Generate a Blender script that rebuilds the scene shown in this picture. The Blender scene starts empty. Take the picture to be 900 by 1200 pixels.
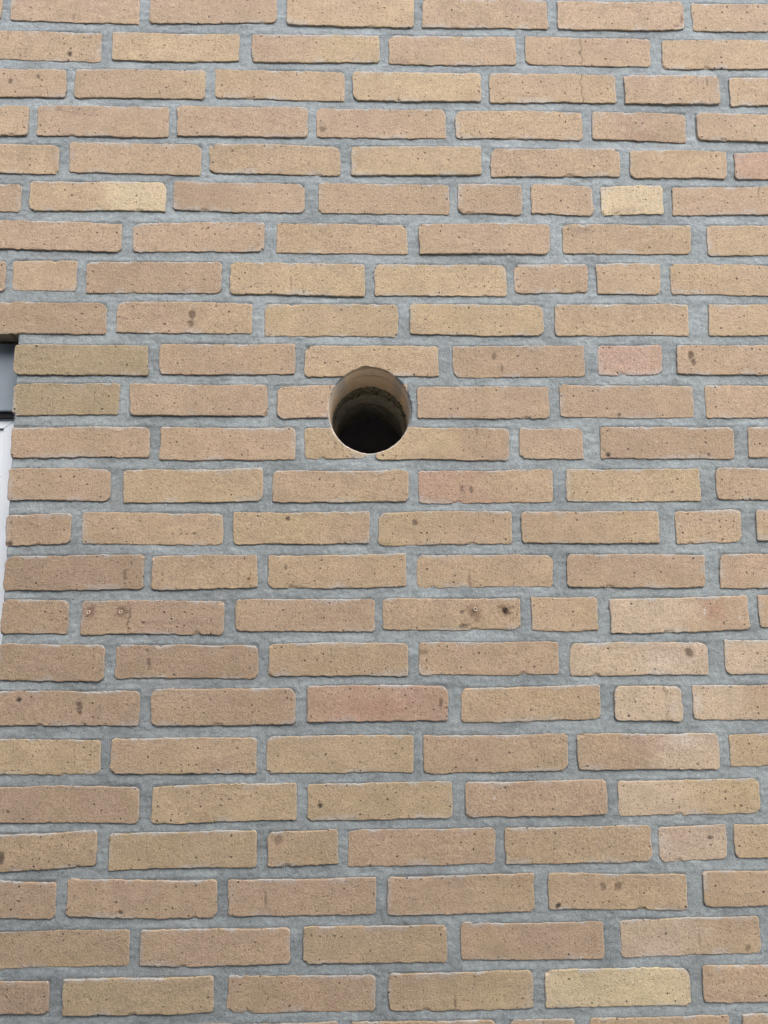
import bpy, math, random
import numpy as np
from mathutils import Matrix

# ------------------------------------------------------------------ camera, sky, sun, exposure
scene = bpy.context.scene
C = scene.collection
CAM_D, CAM_Z = 1.0659, 1.6


def rot(p, y, r):
    cp, sp, cy, sy, cr, sr = math.cos(p), math.sin(p), math.cos(y), math.sin(y), math.cos(r), math.sin(r)
    B = np.array([[1, 0, 0], [0, 0, -1], [0, 1, 0]], float)
    Rp = np.array([[1, 0, 0], [0, cp, -sp], [0, sp, cp]])
    Ry = np.array([[cy, -sy, 0], [sy, cy, 0], [0, 0, 1]])
    Rr = np.array([[cr, -sr, 0], [sr, cr, 0], [0, 0, 1]])
    return Ry @ Rp @ B @ Rr


cam_data = bpy.data.cameras.new("camera")
cam = bpy.data.objects.new("camera", cam_data)
C.objects.link(cam)
R3 = rot(math.radians(6.564), math.radians(-1.369), math.radians(-0.307))
M4 = Matrix([list(R3[0]) + [0.0], list(R3[1]) + [-CAM_D], list(R3[2]) + [CAM_Z], [0, 0, 0, 1]])
cam.matrix_world = M4
cam_data.sensor_fit = 'VERTICAL'
cam_data.sensor_height = 36.0
cam_data.lens = 36.0 * 832.1 / 1200.0
cam_data.clip_start = 0.01
cam_data.clip_end = 500.0
scene.camera = cam

SUN_EL, SUN_ROT = math.radians(50), math.radians(160)
world = bpy.data.worlds.new("World")
scene.world = world
world.use_nodes = True
wn = world.node_tree.nodes
wl = world.node_tree.links
wn.clear()
sky = wn.new('ShaderNodeTexSky')
sky.sky_type = 'NISHITA'
sky.sun_disc = False
sky.sun_elevation = SUN_EL
sky.sun_rotation = SUN_ROT
sky.dust_density = 2.5
sky.air_density = 1.0
sky.ozone_density = 1.0
bg = wn.new('ShaderNodeBackground')
bg.inputs['Strength'].default_value = 0.15
wo = wn.new('ShaderNodeOutputWorld')
wl.new(sky.outputs[0], bg.inputs[0])
wl.new(bg.outputs[0], wo.inputs[0])

sun_data = bpy.data.lights.new("sun", 'SUN')
sun_data.energy = 0.6
sun_data.angle = math.radians(50)
sun_data.color = (1.0, 0.98, 0.95)
sun = bpy.data.objects.new("sun", sun_data)
C.objects.link(sun)
sd = np.array([math.sin(SUN_ROT) * math.cos(SUN_EL), math.cos(SUN_ROT) * math.cos(SUN_EL), math.sin(SUN_EL)])
from mathutils import Vector
sun.rotation_euler = Vector(sd).to_track_quat('Z', 'Y').to_euler()
sun.location = (0, -3, 6)

scene.view_settings.view_transform = 'Standard'
scene.view_settings.look = 'None'
scene.view_settings.gamma = 1.0
scene.view_settings.use_curve_mapping = False
scene.view_settings.exposure = 1.38

# ------------------------------------------------------------------ measured wall layout (millimetres on the wall)
BRICKS=[
(0,-799,-591,2524.3,2575.9,"p"),(0,-577.3,-369.7,2524.6,2576.3,"p"),(0,-353.1,-146.3,2526.4,2576.9,"p"),(0,-129.6,79.2,2523.7,2577.4,"t"),(0,93.2,301.1,2523.9,2576.3,"p"),(0,316.6,527.8,2524.1,2576,"p"),(0,542,750,2524.5,2575.1,"p"),
(1,-636.4,-428.4,2457.1,2508.9,"t"),(1,-411.2,-206.4,2458.3,2507.3,"t"),(1,-185.6,22.6,2459.1,2507.6,"py"),(1,36.6,246.1,2457.6,2509.3,"p"),(1,261.5,469.5,2459.1,2509.5,"p"),(1,488.5,696.5,2456.5,2508.7,"t"),
(2,-689.5,-481.5,2392.3,2441.1,"p"),(2,-468.5,-260,2392.8,2442.6,"pt"),(2,-244.2,-35.1,2393.3,2444.1,"t"),(2,-21.3,186.4,2393,2443.2,"y"),(2,200.3,408.5,2392.7,2443.9,"t"),(2,422.5,580.1,2392.7,2443.4,"p"),(2,597,805,2392,2442.8,"t"),
(3,-746.4,-538.4,2326.1,2376.5,"p"),(3,-524.9,-316.3,2326.1,2378.8,"p"),(3,-303.4,-94,2328.5,2380,"p"),(3,-80.3,129,2328.6,2378.9,"p"),(3,144.1,351.2,2328.8,2377.8,"t"),(3,366.5,520.6,2327.9,2377.1,"pb"),(3,538.8,746.8,2328.7,2376.6,"p"),
(4,-695,-487,2263.5,2312.6,"t"),(4,-470.9,-263.1,2263.6,2315.7,"t"),(4,-250.3,-41.8,2264.9,2315.8,"t"),(4,-23.4,185.1,2264.8,2314.5,"y"),(4,200.2,409.2,2264.7,2313.1,"pt"),(4,425.7,584.2,2263.6,2311.5,"t"),(4,597.3,805.3,2263.2,2309.7,"r"),
(5,-751.7,-543.7,2199.1,2245.3,"p"),(5,-529.9,-316.6,2200.9,2249.4,"tw"),(5,-305.1,-97.9,2201.2,2250,"bp"),(5,-76.9,132.4,2199.4,2250.6,"p"),(5,146.1,249.5,2200,2251.4,"b"),(5,263.8,364.3,2200.2,2250.2,"p"),(5,376,477.6,2201.1,2249.8,"w"),(5,491.4,699.4,2202.2,2249.5,"p"),
(6,-591.7,-383.7,2135.6,2182,"p"),(6,-366.4,-161.1,2134.2,2182.9,"p"),(6,-141.6,65,2132.8,2182.5,"t"),(6,83.3,291.3,2133.5,2183.4,"p"),(6,311.7,519.1,2134.9,2184.4,"t"),(6,545.2,753.2,2133.9,2184.3,"t"),
(7,-768.5,-560.5,2068.4,2118.3,"p"),(7,-550,-451.1,2069.4,2119.4,"t"),(7,-436.5,-226.6,2066.1,2117.6,"b"),(7,-213.2,-2.6,2063.7,2116.2,"y"),(7,12.8,220.7,2064.1,2115.4,"y"),(7,232.9,350.3,2069.2,2117.1,"p"),(7,363.8,466.1,2067.7,2118.6,"t"),(7,482.4,690.4,2067,2118,"t"),
(8,-610.3,-402.3,1999.6,2050.2,"b"),(8,-387.3,-177.1,2001.7,2051.8,"pt"),(8,-159.2,48.5,1997.6,2050.1,"y"),(8,67.8,276.9,1999.8,2050.4,"y"),(8,295,508.2,1999.9,2051.5,"t"),(8,539.5,747.5,2001.2,2052.3,"t"),
(9,-538.9,-336,1934.8,1982.7,"o"),(9,-319.1,-111,1935.9,1984.8,"p"),(9,-96.5,111.6,1933.6,1982.7,"t"),(9,133.5,340.4,1932.7,1983.4,"b"),(9,360.6,462.8,1936.5,1985.4,"k"),(9,485.8,693.8,1937.5,1985.1,"p"),
(10,-539.4,-378,1872,1921.3,"o"),(10,-361.8,-152.2,1871.5,1920.3,"p"),(10,-137.8,63.3,1868.3,1919.3,"p"),(10,77.1,282,1867,1917.7,"p"),(10,298.7,507.7,1868.5,1920.1,"p"),(10,526.5,734.5,1868.6,1920.4,"p"),
(11,-539,-329.3,1806.2,1854.2,"p"),(11,-314.4,-108.5,1802.7,1852.9,"p"),(11,-95.6,-1.3,1804.5,1852.9,"y"),(11,13.1,218,1802.4,1852.9,"yb"),(11,233.8,332.8,1803.6,1851.6,"p"),(11,359.3,568.7,1803.4,1854.4,"b"),(11,589.5,797.5,1805.3,1854.4,"p"),
(12,-538.7,-385.8,1740.6,1789.9,"p"),(12,-367.3,-158.1,1738.2,1788.3,"y"),(12,-142.7,62.7,1737.7,1786.7,"t"),(12,77.6,284.4,1735.9,1786.5,"rt"),(12,304.1,511.6,1738,1788.2,"y"),(12,536.2,744.2,1740.2,1789.3,"p"),
(13,-538.1,-441.9,1674.8,1721.4,"p"),(13,-425.6,-216.5,1674.2,1722.3,"t"),(13,-201.2,3.5,1674.6,1722.9,"yt"),(13,16.4,219.2,1672.5,1723,"yt"),(13,233.6,444.3,1674.3,1723.1,"t"),(13,469.2,571.1,1673.6,1723.9,"t"),(13,594.3,802.3,1677.2,1723.7,"t"),
(14,-538.3,-332.4,1607.7,1658.8,"b"),(14,-320.5,-164.5,1608.6,1658.6,"ty"),(14,-148.7,57.7,1608.8,1658.4,"t"),(14,74.3,280.1,1608.3,1657.5,"t"),(14,300.2,511.3,1607.2,1657.2,"p"),(14,532.8,740.8,1605.7,1656.6,"pr"),
(15,-538.5,-440.5,1544,1593.6,"b"),(15,-421.2,-211.9,1542.2,1591.4,"p"),(15,-195,10.8,1545.1,1592.1,"p"),(15,22.8,228.7,1545.5,1592.7,"t"),(15,244.7,345.5,1543.2,1593.1,"t"),(15,363.5,573.7,1540.8,1591.5,"lp"),(15,589,797,1546.9,1594.6,"p"),
(16,-538.7,-385,1476.3,1527.8,"b"),(16,-369,-160.7,1477.8,1526.4,"b"),(16,-145.1,60.3,1479.7,1527.3,"t"),(16,76.1,284.2,1479.8,1527.6,"p"),(16,300.1,508.9,1477.4,1525.5,"l"),(16,533.4,741.4,1476.1,1526.9,"l"),
(17,-538.7,-332,1412.6,1461.5,"p"),(17,-314.3,-106.3,1411.1,1463.3,"pb"),(17,-88.3,118.1,1414.4,1465.7,"r"),(17,136.9,344,1412.3,1463.2,"t"),(17,363.7,464.9,1411.9,1461.8,"l"),(17,481.6,689.6,1411.4,1462,"lp"),
(18,-538.7,-385.2,1344.4,1393.7,"y"),(18,-371.3,-160.5,1343.5,1393.6,"t"),(18,-146.4,67.1,1342.2,1395,"y"),(18,80.8,292.8,1340.9,1394,"pt"),(18,306.7,516.3,1342,1393,"pl"),(18,532.3,740.3,1344.7,1391.5,"y"),
(19,-538.7,-328.1,1277.7,1327.5,"p"),(19,-310,-102.6,1276.2,1328,"y"),(19,-86.7,122.1,1276.9,1327.8,"y"),(19,141.3,348,1278.8,1327.6,"p"),(19,363.7,573,1277.9,1326.9,"ly"),(19,590.2,798.2,1278.8,1326.8,"t"),
(20,-538.7,-385.5,1215.1,1264.1,"t"),(20,-368.7,-158.6,1213.6,1263.5,"y"),(20,-142.8,-43.6,1215.3,1262.4,"t"),(20,-29,183.2,1212.9,1263.2,"p"),(20,197.4,410.5,1213.3,1263.3,"t"),(20,420.6,520.5,1214.5,1262.9,"l"),(20,531.3,739.3,1216.9,1263,"y"),
(21,-538.7,-440,1149.9,1199.4,"p"),(21,-424.6,-213.5,1148.1,1198.9,"p"),(21,-198.5,11.1,1148,1197.4,"p"),(21,27.5,238,1147.4,1198.8,"pt"),(21,258.4,458.8,1149.2,1197.9,"t"),(21,481.3,689.3,1150.7,1199,"t"),
(22,-538.7,-335.1,1084,1132.8,"t"),(22,-319.8,-110.5,1083.8,1131.7,"p"),(22,-92,111.6,1083.4,1132.8,"t"),(22,131.1,335.6,1083.7,1133.3,"p"),(22,359.1,561.4,1085.6,1136.1,"lt"),(22,578.2,786.2,1086,1135.5,"t"),
(23,-538.7,-443.3,1025.1,1067.7,"p"),(23,-424,-215.5,1021.7,1069.4,"y"),(23,-197.2,10.5,1020.4,1068.3,"p"),(23,27.9,232.3,1019.2,1069,"ty"),(23,249.4,456.6,1019.6,1069.8,"w"),(23,474.5,682.5,1021.7,1071.5,"p"),
(24,-238.3,-42.5,958.1,1007.5,"t"),(24,-25.9,179.5,956.1,1005.7,"t"),(24,195.8,290,957.2,1004.8,"t"),(24,310.6,508.3,956.3,1005.2,"t"),(24,528.6,736.6,958.1,1007.1,"t"),
]
MARKS=[
(-270.7,2031.2,6.6,6.9,"brown",.8),
(-273.0,2017.4,5.3,5.5,"brown",.8),
(507.1,1969.0,5.4,8.3,"brown",.85),
(511.8,1956.6,4.1,5.5,"brown",.8),
(198.2,1965.5,3.3,6.9,"brown",.7),
(480.5,1511.1,7.7,8.1,"brown",.85),
(-418.0,1437.2,4.3,9.7,"dark",.7),
(-420.8,1444.5,3.7,3.6,"dark",.7),
(-505.5,1448.8,3.7,3.6,"black",.9),
(106.8,1439.8,2.5,7.3,"dark",.7),
(-320.5,1498.5,3.1,9.8,"dark",.7),
(-323.6,1518.2,2.5,3.7,"dark",.6),
(161.0,1571.1,14.1,13.8,"rust",.75),
(205.8,1574.6,11.5,11.4,"rust",.75),
(140.6,1572.4,3.8,3.8,"dark",.7),
(142.7,1552.3,8.9,3.8,"dark",.7),
(-411.6,1575.7,11.2,13.7,"redb",.75),
(-361.7,1575.4,12.5,10.0,"rust",.8),
(-68.9,1297.4,3.7,3.5,"black",.9),
(-519.2,1234.4,4.8,9.2,"dark",.9),
(-348.8,1155.3,3.0,2.8,"black",.9),
(271.2,1154.0,4.3,4.0,"black",.9),
(337.4,1180.8,4.9,5.8,"brown",.7),
(359.6,1181.6,5.6,6.4,"brown",.7),
(541.2,1093.4,4.3,4.6,"brown",.6),
(-128.4,1252.4,7.3,7.0,"brown",.6),
(495.9,1245.4,4.4,3.5,"dark",.7),
(418.1,2209.0,35.9,7.2,"dusk",.5),
(-455.6,2368.2,40.6,8.8,"dusk",.3),
(-492.2,2372.1,6.7,5.9,"dark",.4),
(-70.0,2341.6,6.8,5.9,"brown",.7),
(-570.3,2419.9,4.1,5.9,"brown",.8),
(-526.0,2427.8,2.7,3.7,"dark",.8),
(-479.1,2470.2,3.4,4.5,"black",.9),
(341.0,2173.8,30.2,8.6,"dusk",.45),
(522.9,2539.6,2.9,10.8,"redb",.8),
(515.3,2531.7,7.2,3.1,"redb",.6),
(507.2,1571.5,2.6,6.3,"white",.9),
(522.8,1571.4,20.8,17.8,"red",.45),
(559.7,1559.8,2.6,2.5,"white",.6),
(-532.7,1678.2,6.3,3.8,"black",.8),
(-119.7,1712.7,3.2,4.5,"black",.8),
(71.9,1706.9,5.2,5.2,"dark",.7),
(-122.7,1639.6,2.5,3.8,"dark",.7),
(-359.8,1626.8,3.8,8.8,"brown",.55),
(-175.7,1619.6,6.3,8.8,"orange",.6),
(371.0,1808.8,4.0,4.0,"black",.9),
(527.6,1810.0,3.3,3.3,"dark",.8),
(143.9,1758.9,2.6,5.2,"dark",.7),
(158.2,1757.5,2.6,5.2,"dark",.7),
(391.0,1873.2,3.3,3.4,"dark",.8),
(463.3,1382.7,30.5,10.9,"white",.3),
(453.1,1429.4,11.5,17.2,"white",.25),
(489.1,1435.2,7.7,19.7,"white",.3),
(437.4,1497.7,38.5,17.4,"white",.18),
(430.8,1242.7,12.5,21.2,"white",.15),
(231.6,2173.0,1.4,1.4,"dark",.3),
(-118.1,2083.2,2.0,11.2,"dark",.5),
(209.7,1945.0,2.0,9.6,"dark",.6),
(-145.6,1172.8,1.8,12.6,"dark",.5),
(121.2,1029.4,1.8,12.3,"dark",.6),
(153.0,1621.8,2.6,12.7,"dark",.5),
(167.8,1846.3,2.6,10.7,"dark",.4),
(559.6,2431.2,2.1,13.6,"dark",.5),
(8.9,2124.6,1.6,8.5,"dark",.5),
(-475.1,2533.6,1.6,9.1,"dark",.4),
(-312.2,2520.9,2.8,1.5,"dark",.3),
(-445.7,1425.4,2.4,2.4,"dark",.3),
(-297.1,1379.6,1.2,1.2,"dark",.3),
(331.2,1242.9,2.2,2.1,"white",.9),
(339.1,1222.8,1.9,7.0,"white",.5),
(184.2,1305.1,2.2,2.1,"white",.8),
(-297.0,1378.4,1.2,1.2,"dark",.2),
(473.1,1108.3,1.8,16.0,"dark",.4),
(514.1,2324.2,42.1,8.9,"dusk",.25),
(444.7,2335.3,56.0,11.9,"redb",.25),
(431.7,2356.0,28.0,17.9,"dusk",.2),
(11.5,1433.3,62.6,17.0,"red",.35),
(389.8,2032.5,1.4,1.4,"dark",.2),
(-258.7,1558.6,50.1,2.5,"dark",.15),
(195.9,1536.9,1.3,1.3,"dark",.1),
(-329.9,1557.8,3.1,3.1,"black",.6),
(81.2,1512.8,10.1,3.7,"dark",.5),
(57.4,2462.5,19.5,6.0,"dusk",.5),
(-186.0,2085.6,1.3,1.4,"dark",.1),
(34.9,2207.4,1.4,1.4,"dark",.1),
(192.5,2252.0,1.4,1.5,"dark",.1),
(195.3,2073.6,1.3,1.4,"dark",.1),
(229.8,1517.9,1.3,1.2,"dark",.1),
(216.1,1578.3,5.1,3.2,"dark",.5),
(209.5,1569.5,4.5,3.8,"dark",.7),
(205.8,1574.6,5.1,5.0,"brown",.9),
]
CORNER = -0.5388                    # left edge of the brickwork beside the window
SILL_Z, LEFT_JAMB = 0.62, -1.62     # the window opening below and to the left of the picture
HOLE_X, HOLE_Z, HOLE_RX, HOLE_RZ = 0.0043, 1.8805, 0.0638, 0.0672
WALL = (-2.9, 2.6, 0.0, 3.5)
DEPTH = 0.10
PITCH = 0.06553
SOFFIT = min(b[3] for b in BRICKS if b[0] == 8) * 1e-3
rng = np.random.default_rng(7)
random.seed(7)

# ------------------------------------------------------------------ helpers


def hash2(ix, iy, seed):
    h = (ix.astype(np.int64) * 374761393 + iy.astype(np.int64) * 668265263 + seed * 974634777) & 0xFFFFFFFF
    h = ((h ^ (h >> 13)) * 1274126177) & 0xFFFFFFFF
    return ((h ^ (h >> 16)) & 0xFFFF) / 65535.0


def vnoise(x, y, seed):
    """smooth value noise in -1..1"""
    x = np.asarray(x, float); y = np.asarray(y, float)
    ix, iy = np.floor(x), np.floor(y)
    fx, fy = x - ix, y - iy
    fx = fx * fx * (3 - 2 * fx); fy = fy * fy * (3 - 2 * fy)
    a = hash2(ix, iy, seed); b = hash2(ix + 1, iy, seed)
    c = hash2(ix, iy + 1, seed); d = hash2(ix + 1, iy + 1, seed)
    return ((a + (b - a) * fx) * (1 - fy) + (c + (d - c) * fx) * fy) * 2 - 1


def fbm(x, y, seed, octv=3):
    s, a, t = 0.0, 1.0, 0.0
    for k in range(octv):
        s = s + a * vnoise(x * 2 ** k, y * 2 ** k, seed + k * 17)
        t += a; a *= 0.5
    return s / t


def smooth(a, b, x):
    t = np.clip((x - a) / (b - a), 0, 1)
    return t * t * (3 - 2 * t)


def lin(rgb):
    return np.array([(c / 255 / 12.92) if c / 255 <= 0.04045 else ((c / 255 + 0.055) / 1.055) ** 2.4 for c in rgb])


def make_mesh(name, verts, quads, mat, tint=None, flat_from=None):
    me = bpy.data.meshes.new(name)
    nv, nq = len(verts), len(quads)
    me.vertices.add(nv)
    me.vertices.foreach_set('co', np.ascontiguousarray(verts, dtype=np.float32).ravel())
    me.loops.add(nq * 4)
    me.loops.foreach_set('vertex_index', np.ascontiguousarray(quads, dtype=np.int32).ravel())
    me.polygons.add(nq)
    me.polygons.foreach_set('loop_start', np.arange(0, nq * 4, 4, dtype=np.int32))
    sm = np.ones(nq, dtype=bool)
    if flat_from is not None:
        sm[flat_from:] = False
    me.polygons.foreach_set('use_smooth', sm)
    me.update(calc_edges=True)
    if tint is not None:
        at = me.attributes.new('tint', 'FLOAT_COLOR', 'POINT')
        col = np.ones((nv, 4), np.float32)
        col[:, :3] = tint
        at.data.foreach_set('color', col.ravel())
    me.materials.append(mat)
    return me


def add_obj(name, me, parent=None, loc=None):
    o = bpy.data.objects.new(name, me)
    C.objects.link(o)
    if parent is not None:
        o.parent = parent
    if loc is not None:
        o.location = loc
    return o


def tag(o, label, cat=None, group=None, kind=None):
    if label:
        o['label'] = label
    if cat:
        o['category'] = cat
    if group:
        o['group'] = group
    if kind:
        o['kind'] = kind
    return o


def empty(name, loc, label, cat, group=None):
    o = bpy.data.objects.new(name, None)
    C.objects.link(o)
    o.location = loc
    o.empty_display_size = 0.1
    return tag(o, label, cat, group)


# ------------------------------------------------------------------ materials
class NT:
    def __init__(self, name):
        self.m = bpy.data.materials.new(name)
        self.m.use_nodes = True
        self.n = self.m.node_tree.nodes
        self.l = self.m.node_tree.links
        self.n.clear()
        self.out = self.n.new('ShaderNodeOutputMaterial')
        self.p = self.n.new('ShaderNodeBsdfPrincipled')
        self.l.new(self.p.outputs[0], self.out.inputs[0])

    def set(self, sock, v):
        if hasattr(v, 'is_linked') or hasattr(v, 'links'):
            self.l.new(v, sock)
        else:
            sock.default_value = v

    def math(self, op, a, b=0.0, c=0.0, clamp=False):
        n = self.n.new('ShaderNodeMath'); n.operation = op; n.use_clamp = clamp
        self.set(n.inputs[0], a); self.set(n.inputs[1], b); self.set(n.inputs[2], c)
        return n.outputs[0]

    def ramp(self, x, a, b, lo=0.0, hi=1.0):
        n = self.n.new('ShaderNodeMapRange'); n.interpolation_type = 'SMOOTHSTEP'
        self.set(n.inputs['Value'], x)
        self.set(n.inputs['From Min'], a); self.set(n.inputs['From Max'], b)
        self.set(n.inputs['To Min'], lo); self.set(n.inputs['To Max'], hi)
        return n.outputs[0]

    def noise(self, vec, scale, detail=2.0, rough=0.5):
        n = self.n.new('ShaderNodeTexNoise')
        self.l.new(vec, n.inputs['Vector'])
        n.inputs['Scale'].default_value = scale
        n.inputs['Detail'].default_value = detail
        n.inputs['Roughness'].default_value = rough
        return n.outputs[0]

    def mix(self, fac, a, b, blend='MIX'):
        n = self.n.new('ShaderNodeMix'); n.data_type = 'RGBA'; n.blend_type = blend
        self.set(n.inputs['Factor'], fac)
        self.set(n.inputs['A'] if False else n.inputs[6], a)
        self.set(n.inputs[7], b)
        return n.outputs[2]

    def scale_col(self, col, f):
        n = self.n.new('ShaderNodeVectorMath'); n.operation = 'SCALE'
        self.set(n.inputs[0], col); self.set(n.inputs['Scale'], f)
        return n.outputs[0]

    def coords(self, randomise=True):
        tc = self.n.new('ShaderNodeTexCoord')
        v = tc.outputs['Object']
        if randomise:
            oi = self.n.new('ShaderNodeObjectInfo')
            add = self.n.new('ShaderNodeVectorMath'); add.operation = 'ADD'
            s = self.n.new('ShaderNodeVectorMath'); s.operation = 'SCALE'
            comb = self.n.new('ShaderNodeCombineXYZ')
            for i in range(3):
                self.l.new(oi.outputs['Random'], comb.inputs[i])
            self.l.new(comb.outputs[0], s.inputs[0]); s.inputs['Scale'].default_value = 23.7
            self.l.new(v, add.inputs[0]); self.l.new(s.outputs[0], add.inputs[1])
            v = add.outputs[0]
        return v

    def flat(self, v):
        sp = self.n.new('ShaderNodeSeparateXYZ'); self.l.new(v, sp.inputs[0])
        cb = self.n.new('ShaderNodeCombineXYZ')
        self.l.new(sp.outputs[0], cb.inputs[0]); self.l.new(sp.outputs[2], cb.inputs[1])
        return cb.outputs[0]

    def voronoi2(self, vec, scale):
        n = self.n.new('ShaderNodeTexVoronoi'); n.voronoi_dimensions = '2D'; n.feature = 'F1'
        self.l.new(vec, n.inputs['Vector']); n.inputs['Scale'].default_value = scale
        sp = self.n.new('ShaderNodeSeparateColor'); self.l.new(n.outputs['Color'], sp.inputs[0])
        return n.outputs['Distance'], sp.outputs[0], sp.outputs[1], sp.outputs[2]

    def bump(self, h, dist, strength=1.0):
        n = self.n.new('ShaderNodeBump')
        n.inputs['Distance'].default_value = dist
        n.inputs['Strength'].default_value = strength
        self.l.new(h, n.inputs['Height'])
        self.l.new(n.outputs[0], self.p.inputs['Normal'])


def mat_brick(name='fired_clay', rand=True):
    t = NT(name)
    at = t.n.new('ShaderNodeAttribute'); at.attribute_name = 'tint'
    v = t.coords(rand)
    f = t.flat(v)
    grain = t.noise(v, 360, 3.0, 0.7)
    mid = t.noise(v, 170, 3.0, 0.6)
    low = t.noise(v, 34, 3.0, 0.55)
    oi = t.n.new('ShaderNodeObjectInfo')
    rnd = oi.outputs['Random']
    rnd2 = t.math('FRACT', t.math('MULTIPLY', rnd, 17.31))
    amp = t.math('MULTIPLY_ADD', rnd2, 0.22, 0.14)
    k = t.math('MULTIPLY_ADD', t.ramp(grain, 0.3, 0.7, -0.5, 0.5), amp, 1.0)
    k = t.math('ADD', k, t.ramp(mid, 0.3, 0.7, -0.06, 0.06))
    k = t.math('ADD', k, t.ramp(low, 0.3, 0.7, -0.06, 0.06))
    col = t.scale_col(at.outputs['Color'], k)
    # pores and dark cinders
    d, r, g, b = t.voronoi2(f, 100)
    wob = t.math('ADD', d, t.math('MULTIPLY', t.math('SUBTRACT', grain, 0.5), 0.16))
    rad = t.math('MULTIPLY_ADD', t.math('MULTIPLY', g, t.math('MULTIPLY', g, g)), 0.10, 0.055)
    pres = t.math('GREATER_THAN', r, t.math('ADD', t.ramp(low, 0.3, 0.7, 0.90, 0.6), t.math('MULTIPLY_ADD', rnd, 0.25, -0.16)))
    pore = t.math('MULTIPLY', t.ramp(wob, t.math('MULTIPLY', rad, 0.7), t.math('MULTIPLY', rad, 1.4), 1.0, 0.0), pres)
    d4, r4, g4, b4 = t.voronoi2(f, 215)
    fine = t.math('MULTIPLY', t.ramp(d4, 0.14, 0.30, 1.0, 0.0), t.math('GREATER_THAN', r4, t.math('ADD', t.ramp(low, 0.3, 0.7, 0.90, 0.68), t.math('MULTIPLY_ADD', rnd2, 0.2, -0.13))))
    fine = t.math('MULTIPLY', fine, b4)
    col = t.mix(t.math('MULTIPLY', fine, 0.68), col, (0.10, 0.065, 0.045, 1))
    col = t.mix(t.math('MULTIPLY', pore, t.math('MULTIPLY_ADD', b, 0.45, 0.45)), col, (0.06, 0.038, 0.028, 1))
    # pale sand grains
    d2, r2, g2, b2 = t.voronoi2(f, 330)
    sand = t.math('MULTIPLY', t.ramp(d2, 0.12, 0.3, 1.0, 0.0), t.math('GREATER_THAN', r2, 0.84))
    col = t.mix(t.math('MULTIPLY', sand, 0.38), col, (0.62, 0.53, 0.40, 1))
    t.l.new(col, t.p.inputs['Base Color'])
    t.p.inputs['Roughness'].default_value = 0.82
    t.p.inputs['Specular IOR Level'].default_value = 0.35
    h = t.math('MULTIPLY_ADD', mid, 0.5, t.math('MULTIPLY', grain, 1.0))
    h = t.math('MULTIPLY_ADD', sand, 0.22, h)
    h = t.math('MULTIPLY_ADD', pore, -0.9, h)
    t.bump(h, 0.0012, 1.0)
    return t.m


def mat_mortar():
    t = NT('grey_mortar')
    v = t.coords(False)
    f = t.flat(v)
    grain = t.noise(v, 380, 3.0, 0.7)
    mid = t.noise(v, 130, 3.0, 0.6)
    low = t.noise(v, 14, 3.0, 0.55)
    k = t.math('ADD', t.ramp(grain, 0.25, 0.75, 0.84, 1.16), t.ramp(mid, 0.3, 0.7, -0.10, 0.10))
    k = t.math('ADD', k, t.ramp(low, 0.3, 0.7, -0.12, 0.16))
    col = t.scale_col((0.252, 0.275, 0.266), k)
    mp = t.n.new('ShaderNodeMapping'); mp.inputs['Scale'].default_value = (0.25, 1, 1)
    t.l.new(v, mp.inputs['Vector'])
    streak = t.noise(mp.outputs[0], 95, 3.0, 0.6)
    patch = t.noise(v, 5.5, 3.0, 0.6)
    col = t.scale_col(col, t.math('ADD', t.ramp(streak, 0.3, 0.7, 0.90, 1.10), t.ramp(patch, 0.35, 0.65, -0.07, 0.09)))
    col = t.mix(t.ramp(t.noise(v, 9, 3.0, 0.6), 0.55, 0.75, 0.0, 0.45), col, (0.27, 0.27, 0.25, 1))
    d2, r2, g2, b2 = t.voronoi2(f, 360)
    sand = t.math('MULTIPLY', t.ramp(d2, 0.15, 0.35, 1.0, 0.0), t.math('GREATER_THAN', r2, 0.8))
    col = t.mix(t.math('MULTIPLY', sand, 0.4), col, (0.48, 0.50, 0.48, 1))
    d3, r3, g3, b3 = t.voronoi2(f, 210)
    pit = t.math('MULTIPLY', t.ramp(d3, 0.06, 0.2, 1.0, 0.0), t.math('GREATER_THAN', r3, 0.86))
    col = t.mix(t.math('MULTIPLY', pit, 0.5), col, (0.09, 0.10, 0.10, 1))
    t.l.new(col, t.p.inputs['Base Color'])
    t.p.inputs['Roughness'].default_value = 0.9
    t.p.inputs['Specular IOR Level'].default_value = 0.3
    h = t.math('MULTIPLY_ADD', mid, 1.3, t.math('MULTIPLY', grain, 0.7))
    h = t.math('MULTIPLY_ADD', pit, -0.7, t.math('MULTIPLY_ADD', sand, 0.3, h))
    t.bump(h, 0.0010, 0.9)
    return t.m


def mat_plain(name, col, rough=0.6, spec=0.4, noise_scale=80, var=0.12, bump=0.0, bscale=300):
    t = NT(name)
    v = t.coords(False)
    n = t.noise(v, noise_scale, 3.0, 0.6)
    t.l.new(t.scale_col(col, t.ramp(n, 0.25, 0.75, 1 - var, 1 + var)), t.p.inputs['Base Color'])
    t.p.inputs['Roughness'].default_value = rough
    t.p.inputs['Specular IOR Level'].default_value = spec
    if bump:
        t.bump(t.noise(v, bscale, 3.0, 0.6), bump, 1.0)
    return t.m


def mat_tint(name):
    t = NT(name)
    at = t.n.new('ShaderNodeAttribute'); at.attribute_name = 'tint'
    v = t.coords(False)
    n = t.noise(v, 260, 3.0, 0.65)
    t.l.new(t.scale_col(at.outputs['Color'], t.ramp(n, 0.3, 0.7, 0.88, 1.12)), t.p.inputs['Base Color'])
    t.p.inputs['Roughness'].default_value = 0.9
    t.bump(n, 0.0008, 0.8)
    return t.m


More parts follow.
